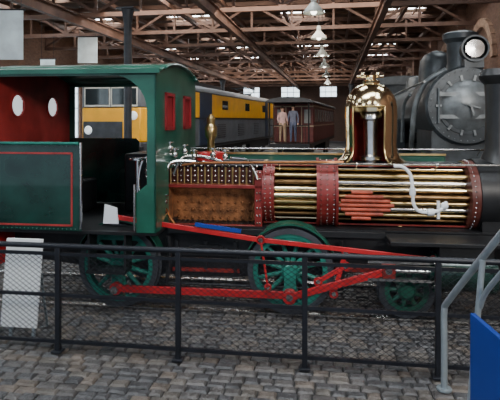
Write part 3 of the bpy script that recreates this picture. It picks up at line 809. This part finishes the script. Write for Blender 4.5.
G().lathe([(0.34,3.05),(0.27,3.18),(0.24,3.3),(0.25,3.68),(0.32,3.76),(0.33,3.86),(0.25,3.9),(0.2,3.88),(0.2,3.2)], (0.05,0.75,0), seg=32).done('chimney', LOCOB, S)
G().lathe([(0.48,2.95),(0.42,3.08),(0.40,3.35),(0.37,3.58),(0.28,3.72),(0.12,3.80),(0,3.82)], (0,2.75,0), seg=32).done('dome', LOCOB, S)
G().lathe([(0.40,2.9),(0.32,3.05),(0.31,3.3),(0.25,3.42),(0,3.48)], (0,5.6,0), seg=32).done('sand_dome', LOCOB, S)
g = G(); g.lathe([(0,0.32),(0.1,0.32),(0.21,0.25),(0.22,0.0),(0.24,-0.02),(0.24,-0.06),(0.21,-0.06)],(0.12,0.0,3.48),'Y',seg=28); g.box(-0.05,0.28,0.0,0.25,3.14,3.3); g.done('headlamp_body', LOCOB, S)
G().lathe([(0.0,-0.05),(0.16,-0.04),(0.16,-0.02)],(0.12,0.0,3.48),'Y',seg=28).done('headlamp_lens', STEEL, S)
g = G()
g.tube([(-0.74,0.0,2.9),(-0.74,3,2.9),(-0.68,9,2.9)],0.02); g.tube([(0.74,0.0,2.9),(0.74,9,2.9)],0.02)
g.tube([(-0.3,0.3,3.14),(-0.64,0.4,2.92),(-0.82,0.5,2.5),(-0.87,0.6,1.9),(-0.8,1.2,1.6)],0.05)
g.tube([(-0.74,1.8,2.75),(-0.82,2.2,2.5),(-0.84,2.3,1.7)],0.035); g.tube([(0.3,0.3,3.1),(0.7,0.4,2.8),(0.87,0.5,2.0)],0.05)
g.done('pipes', LOCOG, S)
g = G()
g.box(-1.25,1.25,-1.2,10.5,1.35,1.42); g.box(-1.3,1.3,-1.3,-1.2,0.85,1.45); g.box(-0.6,0.6,0.1,1.8,1.4,2.0); g.box(-1.2,-0.66,3.2,8,1.42,2.2); g.box(0.66,1.2,3.2,8,1.42,2.2)
for x in (-0.85,0.85): g.cyl((x,-1.75,1.1),(x,-1.3,1.1),0.09); g.cyl((x,-1.8,1.1),(x,-1.75,1.1),0.22,seg=24)
for x in (-1.0,1.0): g.cyl((x,0.3,0.85),(x,1.3,0.85),0.3,seg=24)
for y in (-0.5,2.5,4.1,5.7,7.3):
    for x in (-0.72,0.72): g.lathe([(0,-0.06),(0.52,-0.06),(0.56,0.06),(0,0.06)],(x,y,0.56),'X',seg=28)
g.box(-0.5,0.5,-1,9,0.7,1.35); g.done('running_gear', LOCOB, S)
g = G(); g.box(-1.35,1.35,8.2,10.6,1.42,3.4)
pts = [(1.45*math.cos(math.radians(180*k/12)),3.4+0.3*math.sin(math.radians(180*k/12))) for k in range(13)]
g.poly(pts,'Y',8.0,10.8); g.done('cab', LOCOB, S)

# ============================================================ CAMERA, WORLD, LIGHTS
w = bpy.data.worlds.new('world'); bpy.context.scene.world = w; w.use_nodes = True
bg = w.node_tree.nodes['Background']; bg.inputs['Color'].default_value = (0.68,0.8,1.0,1); bg.inputs['Strength'].default_value = 0.8
def area(name, loc, size, power, col, target):
    l = bpy.data.lights.new(name,'AREA'); l.energy = power; l.size = size[0]; l.shape='RECTANGLE'; l.size_y = size[1]; l.color = col
    o = bpy.data.objects.new(name,l); C.objects.link(o); o.location = loc
    o.rotation_euler = (Vector(target)-Vector(loc)).to_track_quat('-Z','Y').to_euler()
area('near_fill', (0.5,3.5,6.6),(6,1.2),260,(0.92,0.96,1.0),(0.5,4.5,0))  # added overhead fill, out of view, on top of the glowing roof panes
area('cab_fill', (3.6,-1.5,4.6),(1.6,1.2),330,(1.0,0.95,0.88),(-2.6,6.3,2.0))  # added lamp behind the camera, brightens the cab rear sheet and boiler
area('skylight_mid', bw(-3,17,6.5),(9,8),1100,(1.0,0.9,0.78),bw(-3,20,0))
area('skylight_far', bw(-4,40,6.5),(10,10),900,(1.0,0.88,0.75),bw(-4,40.1,0))
cam = bpy.data.cameras.new('cam'); cam.sensor_width = 36; cam.lens = 36; cam.shift_y = -0.16; cam.clip_end = 200
co = bpy.data.objects.new('camera', cam); C.objects.link(co); co.location = (0,0,2.2); co.rotation_euler = (math.pi/2,0,0)
bpy.context.scene.camera = co
